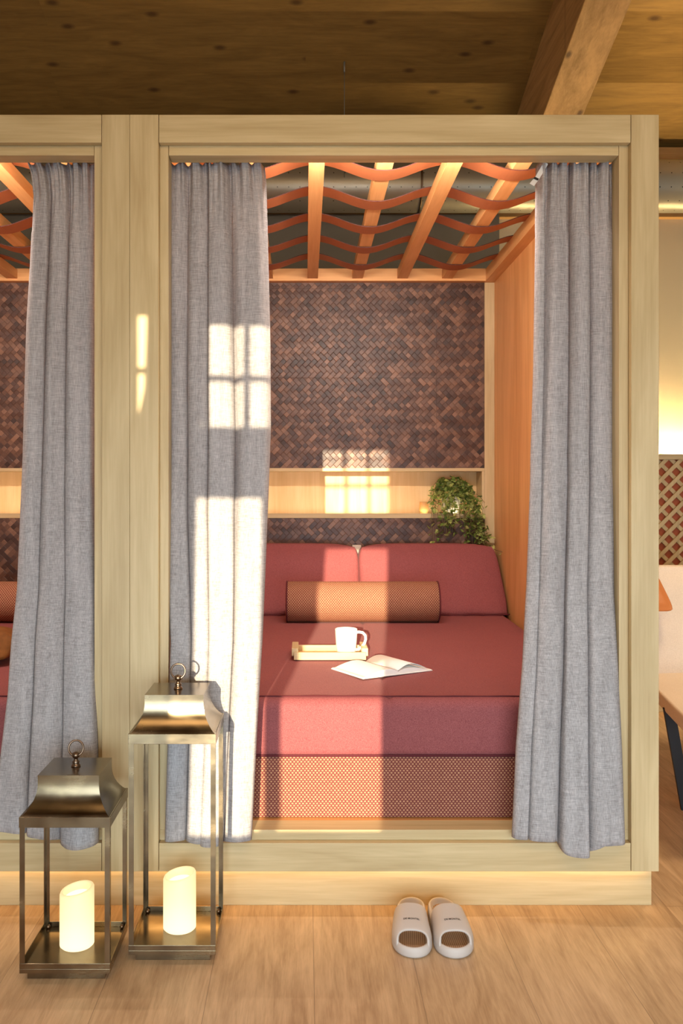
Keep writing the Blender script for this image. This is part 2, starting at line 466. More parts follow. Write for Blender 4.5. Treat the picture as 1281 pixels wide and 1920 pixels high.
# assumed drape, unseen, narrows the left part of the window to shape the sun
bm = bmesh.new()
G = []
for a in range(13):
    z = 2.30 - a*(2.30-.72)/12
    if z > 1.95: xl, xr = mx(-.437) - (2.30-z)/.35*.014, mx(-.285)
    else: xl, xr = mx(-.475), mx(-.315)
    G.append([bm.verts.new((xl+(xr-xl)*k/24, RY0+.03+.012*math.sin(k*1.6), z)) for k in range(25)])
grid_faces(bm, G)
d = obj('assumed_drape', bm, M['linen'], smooth=True); tag(d, 'assumed narrow drape hanging at the sunny window behind the camera', 'curtain')
sol = d.modifiers.new('thick', 'SOLIDIFY'); sol.thickness = .004

# ------------------------------------------------------------------ duct and its suspension
bm = bmesh.new(); uvl = bm.loops.layers.uv.new('UVMap')
DY, DZ, DR, n = 5.02, 2.868, .140, 48
xs = [RX0+.01 + (RX1-RX0-.02)*i/12 for i in range(13)]
G = [[bm.verts.new((x, DY+DR*math.cos(2*PI*q/n), DZ+DR*math.sin(2*PI*q/n))) for q in range(n)] for x in xs]
for a in range(12):
    for q in range(n):
        f = bm.faces.new((G[a][q], G[a][(q+1) % n], G[a+1][(q+1) % n], G[a+1][q]))
        for l, (i, j) in zip(f.loops, ((a, q), (a, q+1), (a+1, q+1), (a+1, q))): l[uvl].uv = (xs[i], j/n*2*PI*DR)
bm.faces.new(G[0][::-1]); bm.faces.new(G[-1])
d = obj('air_duct', bm, M['duct'], smooth=True); tag(d, 'long round grey air duct with small holes running behind the cabins', 'duct')
for x in (-.75, .62):
    bm = bmesh.new(); tube(bm, [(x, DY+(DR+.003)*math.cos(q), DZ+(DR+.003)*math.sin(q)) for q in [2*PI*i/40 for i in range(40)]], .006, 6, closed=True)
    obj('clamp_ring', bm, M['darkbrass'], d, smooth=True)
bm = bmesh.new(); CX, CY = .2066, 4.876
tube(bm, [(CX, CY, DZ), (CX, CY, zc(CY))], .0022, 8)
tube(bm, [(CX, CY, zc(CY)-.055), (CX, CY, zc(CY))], .0048, 8)
tag(obj('suspension_wire', bm, plain('steel_wire', srgb(120, 118, 108), .5, .2), smooth=True), 'thin steel wire hanging from the ceiling down behind the cabin top', 'wire')

# ------------------------------------------------------------------ the cabin
XL, XR = -.499, 1.002            # outer faces
IL, IR = -.448, .951             # inner wall faces
FY, IY, JY = 2.60, 2.624, 2.683  # outer frame, inner frame, back of jamb
YB = 4.62
ZB, ZT = .1207, 2.266
cab = thing('cabin', 'pale oak cabin with a grey curtain on each side, beside the two lanterns', 'cabin', (.25, 2.6, 0), 0, 'curtained lounging cabins')
for (a, b_) in ((XL+.0006, -.417), (.9236, XR)): bx('post', M['oak_z'], cab, a, b_, FY, 2.70, ZB, ZT)
bx('header', M['oak_x'], cab, -.4155, .9221, FY+.0008, 2.70, 2.187, ZT)
bx('base_board', M['oak_x'], cab, -.4155, .9221, FY+.0008, 2.70, ZB, .2009)
bx('frame_stile', M['oak_z'], cab, -.417, -.392, IY, JY, .230, 2.187)
bx('frame_stile', M['oak_z'], cab, .897, .9236, IY, JY, .230, 2.187)
bx('frame_rail', M['oak_x'], cab, -.3910, .8960, IY, JY, 2.159, 2.187)
bx('frame_sill', M['oak_x'], cab, -.417, .9236, IY, 2.70, .2009, .230)
bx('plinth', M['oak_x'], cab, XL+.001, XR, 2.656, 4.86, 0, ZB-.001)
bx('cabin_floor', M['ora_x'], cab, IL, IR, 2.70, YB, .15, .2295, None)
bx('side_wall', M['ora_z'], cab, IR, XR, 2.70, 4.88, ZB, 2.25, None)
bx('side_wall', M['ora_z'], cab, XL+.001, IL, 2.70, 4.88, ZB, 2.25, None)
bx('side_rail', M['ora_y'], cab, .901, XR, 2.86, YB+.06, 2.25, 2.312)
bx('side_rail', M['ora_y'], cab, XL+.001, -.398, 2.86, YB+.06, 2.25, 2.312)
bx('back_rail', M['ora_x'], cab, -.398, .901, YB-.04, YB+.06, 2.25, 2.312)
bx('back_stile', M['oak_z'], cab, .901, IR, YB-.006, YB+.2, .23, 2.2495)
bx('back_stile', M['oak_z'], cab, IL, -.398, YB-.006, YB+.2, .23, 2.2495)
# woven wall panels, separate sheets with fine joints
NZ0, NZ1 = 1.082, 1.308
xsp = [-.398, .255, .66, .901]; zsp = [NZ1+.004, 1.770, 2.220, 2.25]
for i in range(3):
    for j in range(3):
        bx('woven_panel', M['weave'], cab, xsp[i]+.0003, xsp[i+1]-.0003, YB, YB+.006, zsp[j]+.0003, zsp[j+1]-.0003, None)
bx('woven_panel', M['weave'], cab, -.398, .901, YB, YB+.02, .25, 1.064, None)
bx('panel_backing', M['niche'], cab, -.398, .901, YB+.0065, YB+.03, NZ1+.01, 2.25, None)
# lit niche
nb = bx('niche', M['niche'], cab, -.398, .901, YB+.15, YB+.16, 1.06, 1.33, None)
bx('niche_shelf', M['oak_x'], nb, -.398, .901, YB-.004, YB+.15, 1.064, NZ0)
bx('niche_ceiling', M['oak_x'], nb, -.398, .901, YB-.004, YB+.15, NZ1-.008, NZ1+.008)
bx('niche_end', M['oak_z'], nb, .888, .901, YB-.003, YB+.15, NZ0, NZ1-.008)
bx('niche_end', M['oak_z'], nb, -.398, -.385, YB-.003, YB+.15, NZ0, NZ1-.008)
bx('shelf_lip', M['oak_x'], nb, -.385, .888, YB-.004, YB+.006, NZ0, NZ0+.006, None)
bx('led_strip', M['led_niche'], nb, -.38, .875, YB+.012, YB+.018, NZ0+.0002, NZ0+.003, None)
# roof slats and leather bands
for k in range(6):
    cx = -.412 + .224*k + .0
    bx('slat', M['ora_y'], cab, cx-.026, cx+.026, 2.72, YB-.01, 2.261, 2.306, .001)
for yc in (2.800, 3.074, 3.396, 3.719, 4.028, 4.336):
    bm = bmesh.new(); G = []; x0, x1 = -.40, .902; n = 120
    for side in (0, 1):
        for hy in (-.05, .05):
            row = []
            for i in range(n+1):
                x = x0 + (x1-x0)*i/n
                # slats at .036 and .484 and -.412 lie under the band, the others above
                z = 2.2835 + .0275*math.cos(2*PI*(x-.036)/.448) - .001
                row.append(bm.verts.new((x, yc+hy, z + (.0032 if side else 0))))
            G.append(row)
    a, b_, c_, d_ = G
    for i in range(n):
        f = bm.faces.new((a[i], b_[i], b_[i+1], a[i+1]))
        f = bm.faces.new((c_[i], c_[i+1], d_[i+1], d_[i]))
        f = bm.faces.new((a[i], a[i+1], c_[i+1], c_[i])); f.material_index = 1
        f = bm.faces.new((b_[i], d_[i], d_[i+1], b_[i+1])); f.material_index = 1
    obj('leather_band', bm, [M['strap'], M['strapedge']], cab, smooth=False, world=True)
bm = bmesh.new(); tube(bm, [(-.446, 2.712, 2.178), (.949, 2.712, 2.178)], .007, 10)
obj('curtain_rod', bm, M['darkbrass'], cab, world=True, smooth=True)
# light strip under the base board
bx('led_strip', M['led'], cab, XL+.03, .985, 2.625, 2.640, ZB-.007, ZB-.001, None)
bx('strip_cover', M['oak_x'], cab, XL+.0006, XR, 2.603, 2.656, ZB-.001, ZB+.002, None)

# ------------------------------------------------------------------ sofa bed
ZS0, ZS1 = .583, .622
def ztop(y): return ZS0 + (ZS1-ZS0)*min(1, max(0, (y-2.80)/1.35))
sofa = thing('sofa_bed', 'wine red sofa bed with a woven base carrying the tray, mug and open book', 'sofa', (.25, 3.6, .2295), 0, 'red sofa beds inside the cabins')
SX0, SX1 = IL+.004, IR-.004
bx('base', M['basket'], sofa, SX0+.01, SX1-.01, 2.722, YB-.005, .2295, .411, .006)
bm = bmesh.new()
# mattress: rounded section swept along x with a shallow middle groove
prof = []
r = .028
for q in range(7): a = PI + (PI/2)*(1-q/6)*1.0; 
prof = [(2.730, .411), (2.718, .418), (2.713, .435), (2.7185, .50), (2.7215, .53)]
for q in range(7):
    t = q/6*PI/2
    prof.append((2.722+.036*(1-math.cos(t)), .545+.036*math.sin(t)))
for y in [2.80+.1*i for i in range(19)]: prof.append((min(y, YB-.006), ztop(y)+.004*math.sin(PI*min(1, (y-2.8)/1.8))))
prof += [(YB-.006, .411)]
xs = sorted(set([SX0+(SX1-SX0)*i/40 for i in range(41) if i != 20] + [.2515-.012, .2515-.005, .2515, .2515+.005, .2515+.012]))
G = []
for x in xs:
    dz = -.006*math.exp(-((x-.2515)/.006)**2)
    e = min(x-SX0, SX1-x); dz -= .03*max(0, 1-e/.03)**2
    G.append([bm.verts.new((x, y + (-dz*.3 if y < 2.75 else 0), z + (dz if z > .5 else 0) + 0)) for (y, z) in prof])
grid_faces(bm, G); bm.faces.new(G[0]); bm.faces.new(G[-1][::-1])
mt = obj('mattress', bm, M['red'], sofa, smooth=True, world=True)
bm = bmesh.new(); tube(bm, [(SX0+.02+(SX1-SX0-.04)*i/60, 2.757, .5825+.0005*math.sin(i)) for i in range(61)], .0022, 6)
obj('seam', bm, M['redseam'], mt, smooth=True, world=True)
bm = bmesh.new(); tube(bm, [(SX0+.01+(SX1-SX0-.02)*i/60, 2.7165, .4155) for i in range(61)], .004, 6)
obj('piping', bm, M['redseam'], mt, smooth=True, world=True)

def puffy(c8, n=14, puff=.02, r=.012):
    """soft block through eight corners c8[x][y][z]; faces bulge and the edges stay rounded"""
    bm = bmesh.new(); V = {}
    c = [[[Vector(c8[i][j][k]) for k in (0, 1)] for j in (0, 1)] for i in (0, 1)]
    cen = sum((c[i][j][k] for i in (0, 1) for j in (0, 1) for k in (0, 1)), Vector())/8
    def P(u, v, w_):
        p = Vector()
        for i in (0, 1):
            for j in (0, 1):
                for k in (0, 1): p += c[i][j][k]*((u if i else 1-u)*(v if j else 1-v)*(w_ if k else 1-w_))
        return p
    def vert(i, j, k):
        key = (i, j, k)
        if key in V: return V[key]
        u, v, w_ = i/n, j/n, k/n
        p = P(u, v, w_)
        for (t, ax) in ((u, 0), (v, 1), (w_, 2)):
            if t in (0, 1):
                oth = [x for q, x in enumerate((u, v, w_)) if q != ax]
                e = (1-abs(2*oth[0]-1)**5)*(1-abs(2*oth[1]-1)**5)
                a = [u, v, w_]; a[ax] = 1-t
                d = (p-P(*a)).normalized()
                p = p + d*puff*(e-.35)
        V[key] = bm.verts.new(p); return V[key]
    for ax in range(3):
        for t in (0, n):
            for a in range(n):
                for b in range(n):
                    q = []
                    for (da, db) in ((0, 0), (1, 0), (1, 1), (0, 1)):
                        idx = [0, 0, 0]; idx[ax] = t
                        o2 = [x for x in range(3) if x != ax]
                        idx[o2[0]] = a+da; idx[o2[1]] = b+db
                        q.append(vert(*idx))
                    bm.faces.new(q)
    return bm
def back_cushion(x0, x1, label):
    t = thing('back_cushion', label, 'cushion', ((x0+x1)/2, 4.4, .62), 0, 'red back cushions')
    zb = .624
    c8 = [[[(x, 4.235, zb), (x+(.0 if x == x0 else -.03 if x1 > .9 else 0)*1 + (.03 if (x == x0 and x0 < -.4) else 0), 4.455, .935)],
           [(x, 4.60, zb), (x+(-.03 if (x == x1 and x1 > .9) else 0) + (.03 if (x == x0 and x0 < -.4) else 0), 4.585, .925)]] for x in (x0, x1)]
    obj('cushion_body', puffy(c8, 16, .022), M['red'], t, smooth=True, world=True)
    bm = bmesh.new()
    pts = [(x0+(x1-x0)*i/30, 4.232, zb+.004+.003*math.sin(i*.9)) for i in range(31)]
    tube(bm, pts, .004, 6); obj('piping', bm, M['redseam'], t, smooth=True, world=True)
    return t
cush_r = back_cushion(.268, .943, 'long wine red back cushion against the right cabin wall, ivy tip hanging over it')
cush_l = back_cushion(-.44, .246, 'wine red back cushion in shade behind the left curtain edge')
bx('sunlit_gap_strip', M['beige'], sofa, .235, .279, 4.60, 4.613, .60, .93, .002, label='cream strip added between the back cushions for the sunlit wall')  # added strip, its cream stands for the sunlit wall in the gap

# bolster
def bolster(x0, x1, yc, zc_, r, label):
    t = thing('bolster', label, 'cushion', ((x0+x1)/2, yc, zc_-r), 0, 'woven bolsters on the sofa beds')
    bm = bmesh.new(); uvl = bm.loops.layers.uv.new('UVMap')
    sect = [(x0, 0.0), (x0, r*.5), (x0+.001, r*.84), (x0+.004, r*.95), (x0+.012, r)]
    sect += [(x0+.012+(x1-x0-.024)*i/16, r) for i in range(1, 17)]
    sect += [(x1-.004, r*.95), (x1-.001, r*.84), (x1, r*.5), (x1, 0.0)]
    n = 48; G = []
    for (x, rr) in sect:
        G.append([bm.verts.new((x, yc+max(rr, .001)*math.cos(2*PI*q/n), zc_+max(rr, .001)*math.sin(2*PI*q/n)*(.94 if math.sin(2*PI*q/n) < 0 else 1))) for q in range(n)])
    s = 0; acc = [0]
    for a, b in zip(sect, sect[1:]): s += math.hypot(b[0]-a[0], b[1]-a[1]); acc.append(s)
    for a in range(len(G)-1):
        for q in range(n):
            f = bm.faces.new((G[a][q], G[a][(q+1) % n], G[a+1][(q+1) % n], G[a+1][q]))
            for l, (i, j) in zip(f.loops, ((a, q), (a, q+1), (a+1, q+1), (a+1, q))): l[uvl].uv = (acc[i], j/n*2*PI*r)
    obj('bolster_body', bm, M['basket_uv'], t, smooth=True, world=True)
    for x in (x0+.006, x1-.006):
        bm = bmesh.new()
        tube(bm, [(x, yc+r*math.cos(2*PI*i/40), zc_+r*math.sin(2*PI*i/40)*(.94 if i > 20 else 1)) for i in range(40)], .0035, 6, closed=True)
        obj('piping', bm, M['redseam'], t, smooth=True, world=True)
    return t
bol = bolster(-.088, .590, 4.06, .7075, .092, 'round tan and maroon woven bolster behind the white mug')

# ------------------------------------------------------------------ the neighbouring cabin, a step to the left
DX = (-1.501, 0, 0)
clone(cab, DX, 'pale oak cabin cut off by the left edge of the picture, behind the short lantern')
clone(sofa, DX, 'wine red sofa bed half hidden behind the curtain at the far left')
clone(cush_r, DX, 'wine red back cushion in the far left cabin, beside its curtain')
clone(bol, DX, 'woven bolster on the far left sofa bed, mostly hidden by the curtain')
c8 = [[[(x, 3.12, .612), (x+.02, 3.20, .70)], [(x, 3.30, .612), (x+.02, 3.31, .70)]] for x in (-1.36, -1.045)]
tag(obj('throw_cushion', puffy(c8, 10, .03), M['pattern'], smooth=True), 'small brown patterned cushion on the far left sofa bed', 'cushion')

# ------------------------------------------------------------------ curtains
YT = [(2.17, 2.712), (1.3, 2.712), (.9, 2.678), (.7, 2.645), (.45, 2.615), (.15, 2.590)]
def curtain(name, label, tl, tr, folds, hem, seed, zt=2.166, topfreq=8, amp=.026):
    """folds: list of (position 0..1 of a ridge, relative depth); the cloth dips back between the ridges"""
    rnd = random.Random(seed)
    t = thing(name, label, 'curtain', ((tl[0][1]+tr[0][1])/2, 2.70, .2), 0, 'grey linen curtains')
    bm = bmesh.new(); G = []; NU, NV = 260, 120
    ph = [rnd.uniform(0, 6.28) for _ in range(6)]
    for a in range(NV+1):
        v = a/NV
        row = []
        for b in range(NU+1):
            s = b/NU
            zb = hem(s)
            z = zt - (zt-zb)*v
            x0, x1 = interp(tl, z), interp(tr, z)
            grow = min(1, .5+.8*v)
            top = max(0, 1-v/.13)
            # find fold cell
            k = 0
            fp = [(p_ + (0 if i_ in (0, len(folds)-1) else .022*math.sin(2.2*v+ph[i_ % 6]) ), d_) for i_, (p_, d_) in enumerate(folds)]
            while k < len(fp)-2 and s > fp[k+1][0]: k += 1
            (p0, d0), (p1, d1) = fp[k], fp[k+1]
            q = min(1, max(0, (s-p0)/(p1-p0)))
            dk = d0 + (d1-d0)*q
            prof_ = max(0, math.sin(PI*min(1, max(0, q))))**(.5+.35*(k % 2))            # broad ridge between narrow valleys
            asym = .010*math.sin(2*PI*q + ph[k % 6]*0)*dk*grow   # overlap at the valleys
            dep = amp*(1+.7*v)*dk*prof_
            dep += .0025*math.sin(s*23+v*3+ph[0]) + .002*math.sin(s*41-v*5+ph[1]) + .002*math.sin(v*7+s*9+ph[2])
            gth = top**1.5*(.009*math.sin(2*PI*topfreq*s+ph[3]+.6*math.sin(9*s)) + .004*math.sin(2*PI*topfreq*2.3*s+ph[4]))
            x = x0 + (x1-x0)*s - asym*(1-top*.6) + .003*math.sin(v*6+s*5+ph[5])*(0 if s in (0, 1) else 1)*min(1, 4*s, 4*(1-s))
            zz = z + top**2*.006*math.sin(2*PI*topfreq*s+ph[3]+1)
            y = interp(YT, z) - dep - gth + (.0 if v > .1 else .004)
            y = max(y, interp([(.9, 2.60), (.3, 2.50)], z))
            row.append(bm.verts.new((x, y, zz)))
        G.append(row)
    grid_faces(bm, G)
    o = obj('cloth', bm, M['linen'], t, smooth=True, world=True)
    sol = o.modifiers.new('thick', 'SOLIDIFY'); sol.thickness = .0016; sol.offset = 0
    # hem seam
    bm = bmesh.new()
    a = int(NV*.985)
    R = []
    return t
tabs = dict(
 L_l=[(2.167, -.425), (1.547, -.422), (1.137, -.412), (.768, -.3885), (.471, -.3919), (.22, -.3965)],
 L_r=[(2.167, -.1214), (2.123, -.1167), (1.888, -.1104), (1.642, -.1041), (1.389, -.1025), (1.137, -.1113), (.768, -.1249), (.545, -.1372), (.397, -.1439), (.22, -.1523)],
 R_l=[(2.167, .6827), (1.894, .678), (1.547, .6733), (1.232, .6638), (.92, .6459), (.694, .6245), (.471, .6), (.22, .5835)],
 R_r=[(2.167, .928), (1.705, .928), (1.232, .918), (.92, .9010), (.619, .9010), (.471, .9022), (.205, .9042)],
 N_l=[(2.167, -.8246), (2.13, -.812), (2.067, -.8057), (1.862, -.8152), (1.705, -.8246), (1.326, -.8341), (.92, -.8404), (.768, -.8496), (.619, -.8533), (.471, -.8658), (.235, -.8823)],
 N_r=[(2.167, -.6228), (1.232, -.6214), (.619, -.601), (.471, -.5924), (.205, -.5847)])
curtain('curtain', 'sunlit grey linen curtain hanging behind the tall lantern', tabs['L_l'], tabs['L_r'],
        [(0, .8), (.25, .7), (.43, 1.1), (.69, .9), (1.0, 1.0)], lambda s: .214+.006*math.sin(9*s), 3)
cr = curtain('curtain', 'shaded grey linen curtain at the right post, its white tag showing at the top', tabs['R_l'], tabs['R_r'],
        [(0, .3), (.10, .8), (.40, .9), (.66, 1.2), (1.0, .8)], lambda s: .222-.036*math.sin(PI*min(1, max(0, (s-.35)/.45)))-.014*s, 8)
curtain('curtain', 'grey linen curtain left of the paired posts, above the short lantern', tabs['N_l'], tabs['N_r'],
        [(0, .6), (.30, .9), (.62, 1.0), (1.0, .9)], lambda s: .240-.036*min(1, max(0, (s-.3)*2.2))+.004*math.sin(14*s), 5, topfreq=7)
bm = bmesh.new()
vs = [bm.verts.new(p) for p in ((.700, 2.690, 2.165), (.672, 2.686, 2.118), (.655, 2.680, 2.098), (.668, 2.680, 2.090), (.684, 2.686, 2.112), (.712, 2.690, 2.158))]
bm.faces.new((vs[0], vs[1], vs[4], vs[5])); bm.faces.new((vs[1], vs[2], vs[3], vs[4]))
tg = obj('care_tag', bm, M['label'], cr, world=True, label='small white fabric tag')
tg.modifiers.new('thick', 'SOLIDIFY').thickness = .001
bm = bmesh.new()
vs = [bm.verts.new(p) for p in ((.671, 2.6842, 2.119), (.6665, 2.6830, 2.1125), (.679, 2.6830, 2.1070), (.6835, 2.6842, 2.113))]
bm.faces.new(vs); obj('print', bm, M['ink'], tg, world=True)

# ------------------------------------------------------------------ lanterns and candles
def lantern(cx, cy, zband, label):
    """zband: underside of the band under the roof"""
    t = thing('lantern', label, 'lantern', (cx, cy, 0), 0, 'brass floor lanterns')
    h = .1107
    def b(name, x0, x1, y0, y1, z0, z1, bev=.0008, m='brass', parent=t):
        bm = bmesh.new(); box(bm, x0, x1, y0, y1, z0, z1); return obj(name, bm, M[m], parent, bevel=bev)
    b('foot', -h+.015, h-.015, -h+.015, h-.015, 0, .021)
    bm = bmesh.new()
    box(bm, -h, h, -h, h, .020, .031)
    for s_ in (-1, 1):
        box(bm, -h, h, min(s_*h, s_*(h-.0025)), max(s_*h, s_*(h-.0025)), .031, .0445)
        box(bm, min(s_*h, s_*(h-.0025)), max(s_*h, s_*(h-.0025)), -h+.0025, h-.0025, .031, .0445)
    obj('bottom_tray', bm, M['brass'], t, bevel=.0006)
    for sx in (-1, 1):
        for sy in (-1, 1):
            bm = bmesh.new(); L_ = .0125; th = .0025
            x0, x1 = sorted((sx*(h-.0004), sx*(h-.0004-L_))); y0, y1 = sorted((sy*(h-.0004), sy*(h-.0004-th)))
            box(bm, x0, x1, y0, y1, .031, zband+.006)
            x0, x1 = sorted((sx*(h-.0004), sx*(h-.0004-th))); y0, y1 = sorted((sy*(h-.0008-th), sy*(h-.0004-L_)))
            box(bm, x0, x1, y0, y1, .031, zband+.006)
            obj('post', bm, M['brass'], t)
            if sy > 0:
                bm = bmesh.new(); bmesh.ops.create_uvsphere(bm, u_segments=10, v_segments=8, radius=.006, matrix=Matrix.Translation((sx*(h-.012), sy*(h-.012), .036)))
                obj('solder_joint', bm, M['darkbrass'], t, smooth=True)
    bm = bmesh.new()
    z0, z1 = zband, zband+.0255
    for s_ in (-1, 1):
        box(bm, -h-.001, h+.001, min(s_*(h+.001), s_*(h-.0015)), max(s_*(h+.001), s_*(h-.0015)), z0, z1)
        box(bm, min(s_*(h+.001), s_*(h-.0015)), max(s_*(h+.001), s_*(h-.0015)), -h+.0015, h-.0015, z0, z1)
    obj('roof_band', bm, M['brass'], t, bevel=.0006)
    # ogee roof, four concave sheets
    pr = [(.1085, 0), (.1040, .003), (.0985, .009), (.0925, .017), (.0870, .026), (.0823, .036), (.0788, .047), (.0768, .058), (.0758, .069), (.0758, .080), (.0762, .092)]
    bm = bmesh.new(); G = []
    for (hh, dz) in pr: G.append([bm.verts.new((a*hh, c_*hh, z1-.0005+dz)) for (a, c_) in ((-1, -1), (1, -1), (1, 1), (-1, 1))])
    for A, B in zip(G, G[1:]):
        for q in range(4): bm.faces.new((A[q], A[(q+1) % 4], B[(q+1) % 4], B[q]))
    bm.faces.new(G[-1])
    ro = obj('roof', bm, M['brass'], t, smooth=True)
    ro.data.polygons[-1].use_smooth = False
    for e in ro.data.edges:
        v0, v1 = (ro.data.vertices[i].co for i in e.vertices)
        if abs(abs(v0.x)-abs(v0.y)) < 1e-6 and abs(v0.x-v1.x)+abs(v0.y-v1.y) < .03: e.use_edge_sharp = True
        if abs(v0.z-v1.z) < 1e-6 and v0.z > z1+.09: e.use_edge_sharp = True
    zt_ = z1+.0915
    bm = bmesh.new()
    lathe(bm, [(.0001, zt_), (.0115, zt_), (.0118, zt_+.003), (.0085, zt_+.006), (.0078, zt_+.009), (.0098, zt_+.012), (.0055, zt_+.016), (.0048, zt_+.021), (.0085, zt_+.0235), (.0105, zt_+.029), (.0088, zt_+.0345), (.004, zt_+.037), (.0001, zt_+.038)], n=24)
    fi = obj('finial', bm, M['darkbrass'], t, smooth=True)
    bm = bmesh.new()
    tube(bm, [(.0188*math.cos(q), .004*math.sin(q), zt_+.0465+.0188*math.sin(q)) for q in [2*PI*i/40 for i in range(40)]], .0026, 10, closed=True)
    obj('ring', bm, M['darkbrass'], fi, smooth=True)
    return t
def candle_(cx, cy, label):
    t = thing('candle', label, 'candle', (cx, cy, .0312), 0, 'glowing candles')
    r = .0435
    sl = lambda x, y, z: (.0075*x/r + .003*y/r)*min(1, max(0, (z-.08)/.06)) 
    bm = bmesh.new()
    lathe(bm, [(.0001, 0), (r-.004, 0), (r, .004), (r, .05), (r, .10), (r, .140), (r-.002, .1445), (r-.0055, .146), (r-.009, .143), (r-.011, .134), (r-.013, .126)], n=48, slant=sl)
    obj('wax', bm, M['candle'], t, smooth=True)
    bm = bmesh.new()
    R = lathe(bm, [(r-.0125, .1275), (r-.02, .124), (.0001, .122)], n=48, slant=sl)
    obj('glowing_hollow', bm, M['flame'], t, smooth=True)
    return t
lantern(-.5885, 2.351, .3765, 'short brass lantern at the far left, its roof below the curtain hem')
lantern(-.339, 2.441, .556, 'tall brass lantern standing in front of the paired posts, partly in sun')
candle_(-.5885, 2.362, 'lit ivory candle standing inside the short lantern')
candle_(-.3365, 2.452, 'lit ivory candle standing inside the tall lantern')
for (x, y) in ((-.5885, 2.362), (-.3365, 2.452)):
    pass

# ------------------------------------------------------------------ tray, mug, book
def zbed(y): return ztop(y)+.004*math.sin(PI*min(1, (y-2.8)/1.8))
ty0, ty1 = 3.245, 3.395; zt0 = zbed(3.32)+.0015
tr_ = thing('tray', 'narrow pale wooden tray with end handles under the white mug', 'tray', (.085, 3.32, zt0))
bx('tray_base', M['cup'], tr_, -.037, .210, ty0+.003, ty1-.003, zt0, zt0+.006)
bx('tray_side', M['oak_x'], tr_, -.041, .214, ty0-.006, ty0+.003, zt0, zt0+.027)
bx('tray_side', M['oak_x'], tr_, -.041, .214, ty1-.003, ty1+.006, zt0, zt0+.027)
for (a, b_) in ((-.049, -.026), (.199, .222)):
    bx('handle', M['oak_y'], tr_, a, b_, ty0+.004, ty1-.004, zt0+.012, zt0+.040, .002)
bm = bmesh.new(); R_ = .0405; mzt = .093
lathe(bm, [(.0001, .0), (.029, .0), (.032, .002), (.0335, .006), (.0365, .03), (.039, .06), (.0405, .088), (.0403, mzt), (.0385, mzt+.0008), (.037, .088), (.0345, .04), (.031, .008), (.0001, .006)], n=40)
mug = thing('mug', 'white ceramic mug standing on the wooden tray', 'mug', (.147, 3.315, zt0+.0062))
obj('mug_body', bm, M['white'], mug, smooth=True)
bm = bmesh.new()
hp = [(.036, 0, .080), (.046, 0, .0815), (.060, 0, .079), (.069, 0, .069), (.0705, 0, .055), (.066, 0, .040), (.056, 0, .027), (.044, 0, .019), (.034, 0, .017)]
tube(bm, hp, .0052, 10)
obj('handle', bm, M['white'], mug, smooth=True)
# open book
bk = thing('open_book', 'open white book lying face up on the red mattress before the tray', 'book', (.2575, 3.105, zbed(3.1)+.003), -math.atan2(-.5, .866)*1.0)
bm = bmesh.new(); bwid, bhei, ns = .138, .190, 22
for sd in (-1, 1):
    topv = []
    for i in range(ns+1):
        s = i/ns
        h = .0025 + .020*math.sin(PI*min(1, s*1.05+.06))**.8*(1-s*.55) + .002*(1-s)
        if sd > 0: h *= .8
        topv.append((sd*s*bwid, h))
    rows = []
    for yy in (-bhei/2, bhei/2):
        rows.append([bm.verts.new((x, yy, z)) for (x, z) in topv]); rows.append([bm.verts.new((x, yy, .0)) for (x, z) in topv])
    for i in range(ns):
        bm.faces.new((rows[0][i], rows[0][i+1], rows[2][i+1], rows[2][i]))
        bm.faces.new((rows[1][i], rows[3][i], rows[3][i+1], rows[1][i+1]))
        bm.faces.new((rows[0][i], rows[1][i], rows[1][i+1], rows[0][i+1]))
        bm.faces.new((rows[2][i], rows[2][i+1], rows[3][i+1], rows[3][i]))
    bm.faces.new((rows[0][-1], rows[1][-1], rows[3][-1], rows[2][-1]))
obj('pages', bm, M['paper'], bk, smooth=False)
bm = bmesh.new()
box(bm, -bwid-.003, bwid+.003, -bhei/2-.003, bhei/2+.003, -.003, 0.0)
obj('book_cover', bm, M['label'], bk, bevel=.001)
# one loose leaf standing off the right block
bm = bmesh.new(); G = []
for i in range(15):
    s = i/14; G.append([bm.verts.new((s*bwid*.9, yy, .004+.030*math.sin(PI*min(1, s*.9+.08))*(1-.35*s))) for yy in (-bhei/2, bhei/2)])
grid_faces(bm, G)
lf = obj('loose_page', bm, M['paper'], bk, smooth=True); lf.modifiers.new('thick', 'SOLIDIFY').thickness = .0004

# ------------------------------------------------------------------ ivy and wooden cup in the niche
PX, PY, PZ = .745, 4.695, NZ0
iv = thing('potted_ivy', 'bushy green ivy in a pale pot trailing down from the lit niche', 'plant', (PX, PY, PZ))
bm = bmesh.new()
lathe(bm, [(.0001, 0), (.038, 0), (.04, .004), (.052, .10), (.054, .112), (.049, .112), (.046, .10), (.0001, .098)], n=28)
obj('pot', bm, M['pot'], iv, smooth=True)
bm = bmesh.new(); R = lathe(bm, [(.0455, .101), (.0001, .104)], n=20); obj('soil', bm, M['soil'], iv)
vines = []
rv = random.Random(21)
def bez(p, n=14):
    out = []
    for i in range(n+1):
        t = i/n; q = [Vector(a) for a in p]
        while len(q) > 1: q = [q[j].lerp(q[j+1], t) for j in range(len(q)-1)]
        out.append(q[0])
    return out
for k in range(58):     # crown: arching shoots
    a = rv.uniform(0, 2*PI); R1 = rv.uniform(.03, .115); hh = rv.uniform(.02, .085)
    ex = math.cos(a)*R1*1.12; ey = -abs(math.sin(a))*R1*.85 + .02
    dz = rv.uniform(-.06, .06) if R1 > .07 else rv.uniform(.03, .08)
    vines.append((bez([(0, 0, .10), (ex*.4, ey*.4, .12+hh), (ex*.9, ey, .13+hh*.6), (ex*1.05, ey*1.1, .09+dz)], 8), .9))
